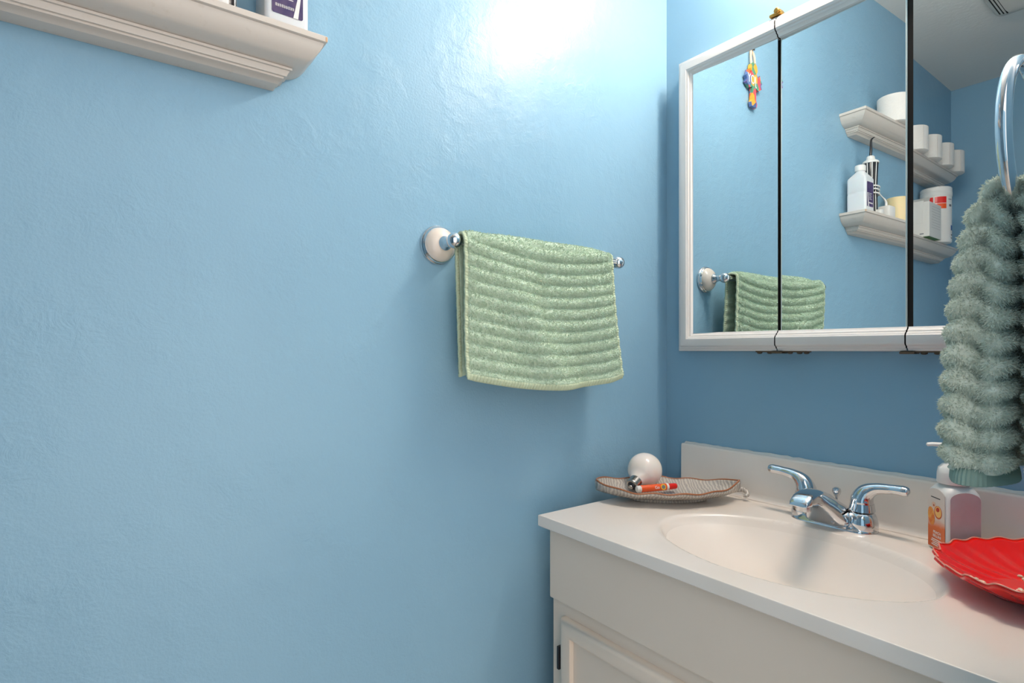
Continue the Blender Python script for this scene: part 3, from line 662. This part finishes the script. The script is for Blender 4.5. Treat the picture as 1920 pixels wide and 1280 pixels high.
# ------------------------------------------------------------------ towel ring and the towel hanging in it
RXp, RYc, RZc, RR = 0.795, -0.472, 1.3525, 0.0745
t = thing('towel_ring', (XR, RYc, RZc + RR), 'chrome towel ring at the right edge of the picture', 'towel ring')
g = Geo(); npt = 64
ring = [[(RXp + 0.0062 * math.cos(b), RYc + (RR + 0.0062 * math.sin(b)) * math.cos(a), RZc + (RR + 0.0062 * math.sin(b)) * math.sin(a)) for b in np.linspace(0, 2 * PI, 16, endpoint=False)] for a in np.linspace(0, 2 * PI, npt + 1)]
g.rings(ring, cap0=False, cap1=False); g.mk('ring', M_CHROME, t, True)
Geo().lathe([(0, 0), (0.027, 0), (0.028, 0.004), (0.024, 0.008), (0.012, 0.014), (0.010, 0.030), (0.011, 0.036), (0.009, 0.0395), (0, 0.040)], align((-1, 0, 0), (XR - 0.0004, RYc + 0.006, RZc + RR + 0.004)), 32).mk('wall_mount', M_CHROME, t, True)

t = thing('ring_towel', (0.785, RYc, 1.015), 'fluffy seafoam green terry towel hanging through the towel ring', 'towel')
# centre path in X-Z: left lobe bottom -> over ring bottom -> right lobe bottom
key = [(0.7650, 1.0320), (0.7655, 1.07), (0.7670, 1.12), (0.7695, 1.17), (0.7720, 1.215), (0.7745, 1.255), (0.7780, 1.285), (0.7850, 1.2975), (0.7950, 1.3005), (0.8045, 1.2965), (0.8115, 1.280), (0.8150, 1.250), (0.8180, 1.20), (0.8195, 1.15), (0.8200, 1.10), (0.8200, 1.036)]
kp = smoothpath([(x, 0, z) for x, z in key], 14); KX = np.array([p.x for p in kp]); KZ = np.array([p.z for p in kp])
seg = np.hypot(np.diff(KX), np.diff(KZ)); KS = np.concatenate([[0], np.cumsum(seg)]); SL = KS[-1]
HA = np.interp(np.linspace(0, 1, 61), [0, 0.05, 0.20, 0.33, 0.42, 0.47, 0.5, 0.53, 0.60, 0.75, 1], [0.0245, 0.0265, 0.0245, 0.0215, 0.0165, 0.0125, 0.012, 0.0120, 0.0140, 0.0150, 0.0155])
HB = np.interp(np.linspace(0, 1, 61), [0, 0.08, 0.25, 0.42, 0.5, 0.58, 0.75, 1], [0.058, 0.062, 0.060, 0.048, 0.040, 0.048, 0.060, 0.062])
def ring_towel_fn(u, s):
    """u around the section (0..1), s along the path (metres)"""
    u = np.asarray(u, float); s = np.asarray(s, float); th = 2 * PI * u
    cx = np.interp(s, KS, KX); cz_ = np.interp(s, KS, KZ); e = 0.002
    tx = np.interp(np.clip(s + e, 0, SL), KS, KX) - np.interp(np.clip(s - e, 0, SL), KS, KX); tz = np.interp(np.clip(s + e, 0, SL), KS, KZ) - np.interp(np.clip(s - e, 0, SL), KS, KZ)
    q = np.hypot(tx, tz) + 1e-12; nx, nz = -tz / q, tx / q           # left lobe: normal points to -X (outwards)
    f = np.linspace(0, 1, 61); A = np.interp(s / SL, f, HA); B = np.interp(s / SL, f, HB)
    c, sn = np.cos(th), np.sin(th)
    lob = 1 + 0.10 * np.cos(3 * th + 1.0 + 5 * s) + 0.07 * np.cos(5 * th - 9 * s)
    w = (s + 0.004 * np.sin(th * 2 + 1.0) + 0.004 * np.sin(3 * th + 13 * s)) / 0.0235
    ph = np.abs((w % 1.0) * 2 - 1); rb = 0.0078 * (0.5 + 0.5 * np.cos(PI * ph)) ** 0.75
    ca = np.sign(c) * np.abs(c) ** 0.8; sa = np.sign(sn) * np.abs(sn) ** 0.8
    out = (A * lob - 0.004 + rb) * ca
    yy = (B * lob - 0.004 + rb) * sa
    # inner faces of the two lobes stay apart
    return np.stack([cx + nx * out, RYc - 0.006 + yy, cz_ + nz * out], -1)
us = np.linspace(0, 1, 73)[:-1]; ss = np.linspace(0.0, SL, 330)
U, S = np.meshgrid(ss, us, indexing='ij')
Pt = ring_towel_fn(S.ravel(), U.ravel()).reshape(len(ss), len(us), 3)
Pt[:, :, 0] = np.minimum(Pt[:, :, 0], XR - 0.004)
Geo().rings([[tuple(p) for p in r] for r in Pt]).mk('terry_body', M_TERRY2, t, True)
Pq, Nq, Sq = surf_sample(ring_towel_fn, 90000, 0, 1, 0.004, SL - 0.004)
cen = np.stack([np.interp(Sq, KS, KX), np.full(len(Sq), RYc - 0.006), np.interp(Sq, KS, KZ)], -1)
Nq *= np.where(((Pq - cen) * Nq).sum(1) < 0, -1.0, 1.0)[:, None]
keep = (Pq[:, 0] < XR - 0.008)
blades('terry_pile', Pq[keep], Nq[keep], 0.0033, 0.00075, M_TERRY2, t, 0.35)
# flat woven hems below each lobe
for x0, x1, zt_, zb_, hb in ((0.741, 0.790, 1.036, 1.0205, 0.060), (0.805, 0.835, 1.040, 1.022, 0.062)):
    n = 90; R = []
    for z, k in ((zt_, 0.92), (zt_ - 0.004, 0.97), ((zt_ + zb_) / 2, 1.0), (zb_ + 0.001, 1.02), (zb_, 1.0), (zb_ + 0.001, 0.9)):
        R.append([((x0 + x1) / 2 + (x1 - x0) / 2 * k * math.cos(a) * (1 + 0.06 * math.cos(4 * a)) * (1 + 0.012 * math.cos(45 * a)), RYc - 0.006 + hb * k * math.sin(a) * (1 + 0.012 * math.cos(45 * a)), z) for a in np.linspace(0, 2 * PI, n, endpoint=False)])
    Geo().rings(R, cap0=True, cap1=True).mk('woven_hem', M_TERRY2B, t, True)

# ------------------------------------------------------------------ leaf dish
DC = np.array([0.142, -0.178]); DA = np.array([0.62, 0.785]); DN = np.array([0.785, -0.62]); DL = 0.157
t = thing('leaf_dish', (DC[0], DC[1], H), 'long leaf shaped striped stoneware dish in the counter corner', 'dish')
def leaf(a, w):
    """a -1..1 along, w -1..1 across"""
    wd = 0.080 * max(1 - abs(a) ** 2.3, 0) ** 0.58 if a < 0 else max(0.080 * max(1 - a ** 1.9, 0) ** 0.80, 0.005)
    wav = 1 + 0.035 * math.sin(9.5 * a + (0.8 if w > 0 else 2.4)) * abs(w)
    p = DC + DA * (a * DL) + DN * (w * wd * wav)
    z = H + 0.0065 + 0.024 * abs(w) ** 2.2 * (1 - 0.25 * abs(a)) + 0.018 * abs(a) ** 3.2 + 0.0016 * math.sin(15 * a + (0 if w > 0 else 1.7)) * abs(w) ** 2
    z += -0.0016 * math.exp(-(w / 0.05) ** 2)
    return (p[0], p[1], z)
As = np.linspace(-0.995, 0.985, 64); Ws = np.linspace(-1, 1, 33)
o = Geo().grid([[leaf(a, w) for w in Ws] for a in As]).mk('dish_body', M_STONE, t, True)
md = o.modifiers.new('thickness', 'SOLIDIFY'); md.thickness = 0.0052; md.offset = 0.2
foot = Geo().rings([[(DC[0] + DA[0] * 0.085 * k * math.cos(a) + DN[0] * 0.034 * k * math.sin(a), DC[1] + DA[1] * 0.085 * k * math.cos(a) + DN[1] * 0.034 * k * math.sin(a), H + z) for a in np.linspace(0, 2 * PI, 40, endpoint=False)] for k, z in ((0.96, 0.0003), (1.0, 0.002), (1.0, 0.006))])
foot.mk('foot', M_STONE, t, True)
outl = [leaf(a, 1.0) for a in As] + [leaf(a, -1.0) for a in As[::-1]]; outl.append(outl[0])
Geo().tube([(x, y, z + 0.0018) for x, y, z in outl], 0.0016, 8).mk('rim', M_RIMBROWN, t, True)
e = leaf(0.985, 0)
sp_ = smoothpath([(e[0] - DA[0] * 0.03, e[1] - DA[1] * 0.03, e[2] - 0.004), (e[0], e[1], e[2] + 0.001), (e[0] + DA[0] * 0.010, e[1] + DA[1] * 0.010, e[2] + 0.001), (e[0] + DA[0] * 0.016 + DN[0] * 0.006, e[1] + DA[1] * 0.016 + DN[1] * 0.006, e[2] - 0.004), (e[0] + DA[0] * 0.013 + DN[0] * 0.012, e[1] + DA[1] * 0.013 + DN[1] * 0.012, e[2] - 0.009), (e[0] + DA[0] * 0.006 + DN[0] * 0.010, e[1] + DA[1] * 0.006 + DN[1] * 0.010, e[2] - 0.010)], 5)
Geo().tube(sp_, lerpl([0.003, 0.0055, 0.0055, 0.005, 0.0045, 0.003], len(sp_)), 12).mk('curled_stem', M_STONE, t, True)

# ------------------------------------------------------------------ globe bulb lying in the dish
bc = Vector((0.0776, -0.1780, 0.8745)); bt_ = Vector((0.0900, -0.2397, 0.8460)); bd = (bt_ - bc).normalized()
t = thing('light_bulb', tuple(bc), 'white frosted globe light bulb lying in the leaf dish', 'light bulb')
M = align(bd, bc); RB = 0.0388
prof = [(RB * math.sin(a), -RB * math.cos(a)) for a in np.linspace(0.0, PI * 0.80, 28)] + [(0.0185, 0.0370), (0.0160, 0.0415), (0.0150, 0.0440)]
Geo().lathe(prof, M, 44).mk('globe', M_BULBGLASS, t, True)
prof = [(0.0148, 0.0435)]
for k in range(5): prof += [(0.0142, 0.0445 + k * 0.0034), (0.0132, 0.0462 + k * 0.0034)]
prof += [(0.0132, 0.0620), (0.0105, 0.0640)]
Geo().lathe(prof, M, 30).mk('screw_base', M_SCREW, t, True)
Geo().lathe([(0.0105, 0.0638), (0.0070, 0.0680), (0.0050, 0.0690)], M, 24).mk('insulator', M_BLACK, t, True)
Geo().lathe([(0.0052, 0.0685), (0.0050, 0.0705), (0.003, 0.0718), (0, 0.072)], M, 18).mk('contact_tip', M_SCREW, t, True)

# ------------------------------------------------------------------ stain stick
s0 = Vector((0.1060, -0.2390, 0.8445)); s1 = Vector((0.1400, -0.1450, 0.8450)); sd = (s1 - s0).normalized(); SLn = (s1 - s0).length
t = thing('stain_pen', tuple((s0 + s1) / 2), 'orange marker pen with red cap lying in the leaf dish', 'pen')
M = align(sd, s0); k = SLn
Geo().lathe([(0, 0), (0.0062, 0), (0.0072, 0.001), (0.0074, 0.09 * k), (0.0068, 0.10 * k)], M, 24).mk('end_cap', M_WPLAST, t, True)
bdy = Geo().lathe([(0.0073, 0.095 * k), (0.0076, 0.11 * k), (0.0076, 0.72 * k), (0.0072, 0.735 * k)], M, 28).mk('barrel', M_ORANGE, t, True)
Geo().lathe([(0.0078, 0.725 * k), (0.0080, 0.735 * k), (0.0080, 0.775 * k), (0.0068, 0.785 * k)], M, 24).mk('collar', M_WPLAST, t, True)
cp = Geo().lathe([(0.0066, 0.78 * k), (0.0068, 0.79 * k), (0.0064, 0.96 * k), (0.0056, 0.99 * k), (0, k)], M, 24).mk('cap', M_REDCAP, t, True)
camv = Vector(camo.location)
def on_pen(fr, r):
    p = s0 + sd * (fr * k); v = (Vector((0.94, -1.20, 1.15)) - p); v = (v - sd * v.dot(sd)).normalized(); return p + v * r, v
p, v = on_pen(0.625, 0.0074); Ml = basis(sd, v.cross(sd), v, p)
for nm, r, h_, mt in (('logo_ring', 0.0064, 0.0007, M_YEL), ('logo_disc', 0.0042, 0.0011, M_GREYP)):
    Geo().lathe([(0, 0), (r, -0.0006), (r, h_ - 0.0003), (0, h_)], Ml, 24).mk(nm, mt, bdy, True)
p, v = on_pen(0.47, 0.0078)
text('lettering', 'Go', 0.009, basis(sd, v.cross(sd), v, p), M_WPRINT, bdy)

# ------------------------------------------------------------------ soap bottle
SXY = (0.6290, -0.0700); SA = math.radians(-133)
nl = Vector((math.cos(SA), math.sin(SA), 0)); nr = Vector((math.cos(SA + PI / 2), math.sin(SA + PI / 2), 0))
t = thing('soap_dispenser', (SXY[0], SXY[1], H), 'square pump bottle of pink hand soap with a peach label beside the faucet', 'soap bottle')
Ms = basis(nr, nl * -1, (0, 0, 1), (SXY[0], SXY[1], H + 0.0005))      # local +x = right face normal, local -y = label face normal
hs = 0.0270
prf = [(hs - 0.003, 0), (hs, 0.003), (hs, 0.090), (hs - 0.0015, 0.098), (hs - 0.006, 0.1055), (hs - 0.012, 0.110), (0.0125, 0.112), (0.0120, 0.118)]
sb = Geo().rings([[tuple(Ms @ Vector(q)) for q in rrect(0, 0, h_, h_, min(0.009, h_ * 0.5) if z < 0.106 else h_ * 0.95, z, 6)] for h_, z in prf]).mk('bottle_body', M_WPLAST, t, True)
def arch(w, z0, z1, r=None, n=14):
    pts = [(-w, z0), (w, z0)]
    for k_ in range(n + 1):
        a = PI * k_ / n; pts.append((w * math.cos(a), z1 - w * 0.55 + w * 0.55 * math.sin(a)))
    return pts
def panel(name, fx, mat, w, z0, z1, th, par):
    A = arch(w, z0, z1); n = len(A)
    V = [tuple(Ms @ fx(a, z, 0.0)) for a, z in A] + [tuple(Ms @ fx(a, z, th)) for a, z in A]
    return mk(name, V, [tuple(range(n))[::-1], tuple(range(n, 2 * n))] + [(i, (i + 1) % n, n + (i + 1) % n, n + i) for i in range(n)], mat, par)
fl = lambda a, z, d: Vector((a, -hs - d + 0.0001, z)); fr_ = lambda a, z, d: Vector((hs + d - 0.0001, a, z))
panel('peach_label', fl, M_PEACH, 0.0215, 0.004, 0.102, 0.0004, sb)
panel('soap_window', fr_, M_SOAP, 0.0225, 0.005, 0.102, 0.0004, sb)
Mf = Ms @ basis((1, 0, 0), (0, 0, 1), (0, -1, 0), (0, -hs - 0.0006, 0))
def tl(body, size, x, z, mat=M_WPRINT, xs_=1): text('lettering', body, size, Mf @ Matrix.Translation((x, z, 0)), mat, sb, 0.0001, xs_)
tl('PEACH', 0.0062, 0.002, 0.0300); tl('BELLINI', 0.0062, 0.002, 0.0240)
g = Geo()
for z, a, b in ((0.0175, -0.011, 0.013), (0.0145, -0.013, 0.013), (0.0115, -0.009, 0.011), (0.0085, -0.012, 0.006)): g.box(a, b, -hs - 0.0007, -hs - 0.0003, z, z + 0.0012, M=Ms)
g.mk('printed_lines', M_WPRINT, sb)
Geo().box(-0.013, 0.010, -hs - 0.0007, -hs - 0.0003, 0.0860, 0.0874, M=Ms).mk('printed_lines', M_INK, sb)
def disc(name, x, z, rx, rz, mat, lay, rot=0.0):
    n = 24; V = []
    for d in (0.0004, 0.0005 + lay * 0.00015): V += [tuple(Ms @ Vector((x + rx * math.cos(a) * math.cos(rot) - rz * math.sin(a) * math.sin(rot), -hs - d, z + rx * math.cos(a) * math.sin(rot) + rz * math.sin(a) * math.cos(rot)))) for a in np.linspace(0, 2 * PI, n, endpoint=False)]
    return mk(name, V, [tuple(range(n))[::-1], tuple(range(n, 2 * n))] + [(i, (i + 1) % n, n + (i + 1) % n, n + i) for i in range(n)], mat, sb)
disc('printed_peach', -0.0125, 0.0545, 0.0085, 0.0150, pm('peach_orange', (232, 120, 40), 0.4, vary=(120, (240, 170, 80), 0.4, 0.6)), 1, 0.15)
disc('printed_slice', 0.0050, 0.0640, 0.0095, 0.0105, pm('slice_skin', (214, 96, 40), 0.4), 2)
disc('printed_slice', 0.0056, 0.0650, 0.0080, 0.0090, pm('slice_flesh', (244, 190, 110), 0.4), 3)
disc('printed_slice', 0.0050, 0.0685, 0.0045, 0.0035, pm('slice_pit', (206, 60, 30), 0.4), 4, 0.5)
disc('printed_blossom', -0.0060, 0.0740, 0.0048, 0.0050, pm('blossom', (236, 196, 168), 0.4), 1)
disc('printed_blossom', -0.0056, 0.0735, 0.0018, 0.0018, pm('blossom_heart', (196, 96, 60), 0.4), 2)
Mt = Matrix.Translation((SXY[0], SXY[1], H))
Geo().lathe([(0.0, 0.1120), (0.0225, 0.1120), (0.0235, 0.1135), (0.0230, 0.1290), (0.0215, 0.1370), (0.0160, 0.1430), (0.0085, 0.1450), (0.0085, 0.148)], Mt, 40).mk('pump_collar', M_WPLAST, t, True)
pg = Geo(); pg.lathe([(0.0065, 0.146), (0.0065, 0.166), (0.0105, 0.168), (0.0115, 0.171), (0.0115, 0.1765), (0.009, 0.178), (0, 0.178)], Mt, 28)
ndv = Vector((-0.93, -0.37, 0))
o0 = Vector((SXY[0], SXY[1], H + 0.1735))
pg.tube([o0 - ndv * 0.004, o0 + ndv * 0.018, o0 + ndv * 0.029, o0 + ndv * 0.0355 + Vector((0, 0, -0.001)), o0 + ndv * 0.037 + Vector((0, 0, -0.001))], [0.0075, 0.0058, 0.0052, 0.0050, 0.002], 14, sy=0.62)
pg.mk('pump_head', M_WPLAST, t, True)

# ------------------------------------------------------------------ red shell dish
RC = np.array([0.735, -0.205]); HNG = np.array([0.822, -0.165])
t = thing('shell_dish', (RC[0], RC[1], H), 'bright red scallop shell dish on the counter in front of the soap', 'dish')
def shell(r, th):
    """polar about the hinge: th angle, r 0..1"""
    R0 = 0.183 * (1 - 0.16 * (abs(th) / 1.15) ** 2.0) 
    fl_ = math.cos(th * 30.0)
    R_ = R0 * (1 + (0.016 if th > -0.2 else 0.008) * fl_ * r)
    a = PI + 0.22 + th
    p = HNG + np.array([math.cos(a), math.sin(a)]) * (R_ * r)
    edge_ = max(abs(th) / 1.15, 0)
    z = H + 0.006 + 0.034 * abs(2 * (r - 0.42)) ** 2.3 * (0.58 if r > 0.42 else 0.8) + (0.005 if th < 0 else 0.014) * edge_ ** 2.6 * (0.3 + 0.7 * r) + (0.0026 if th > -0.2 else 0.0012) * fl_ * (0.25 + 0.75 * r)
    return (p[0], p[1], z)
Rs = np.linspace(0.03, 1, 34); Ts = np.linspace(-1.15, 1.15, 240)
o = Geo().grid([[shell(r, a) for a in Ts] for r in Rs]).mk('dish_body', M_RED, t, True)
md = o.modifiers.new('thickness', 'SOLIDIFY'); md.thickness = 0.0042; md.offset = 0.6
Geo().tube([tuple(np.array(shell(1.0, a)) + np.array([0, 0, 0.0012])) for a in Ts], 0.0011, 6).mk('rim', M_REDRIM, t, True)
fc = HNG + (RC - HNG) * 0.92
Geo().lathe([(0.036, 0.0004), (0.038, 0.002), (0.036, 0.010)], Matrix.Translation((fc[0] - 0.002, fc[1], H)), 40).mk('foot', M_RED, t, True)
g = Geo()
for i in range(60):
    r = random.uniform(0.50, 0.88); a = 0.46 + random.gauss(0, 0.06) * (1.3 if r < 0.75 else 0.6)
    p = shell(r, a); rr = random.uniform(0.0022, 0.0042)
    Mr = Matrix.Rotation(random.uniform(0, PI), 4, 'Z')
    g.ball((p[0], p[1], p[2] + 0.0018), rr, Mr, 6, (1.5, 0.8, 0.75))
for i in range(8):
    a = -0.42 + random.gauss(0, 0.05); r = 0.50 + random.gauss(0, 0.05); p = shell(r, a)
    g.ball((p[0], p[1], p[2] + 0.0018), random.uniform(0.0018, 0.003), Matrix(), 6, (1.3, 0.9, 0.8))
o = g.mk('floral_ornament', M_GOLD, t, True); o['kind'] = 'stuff'
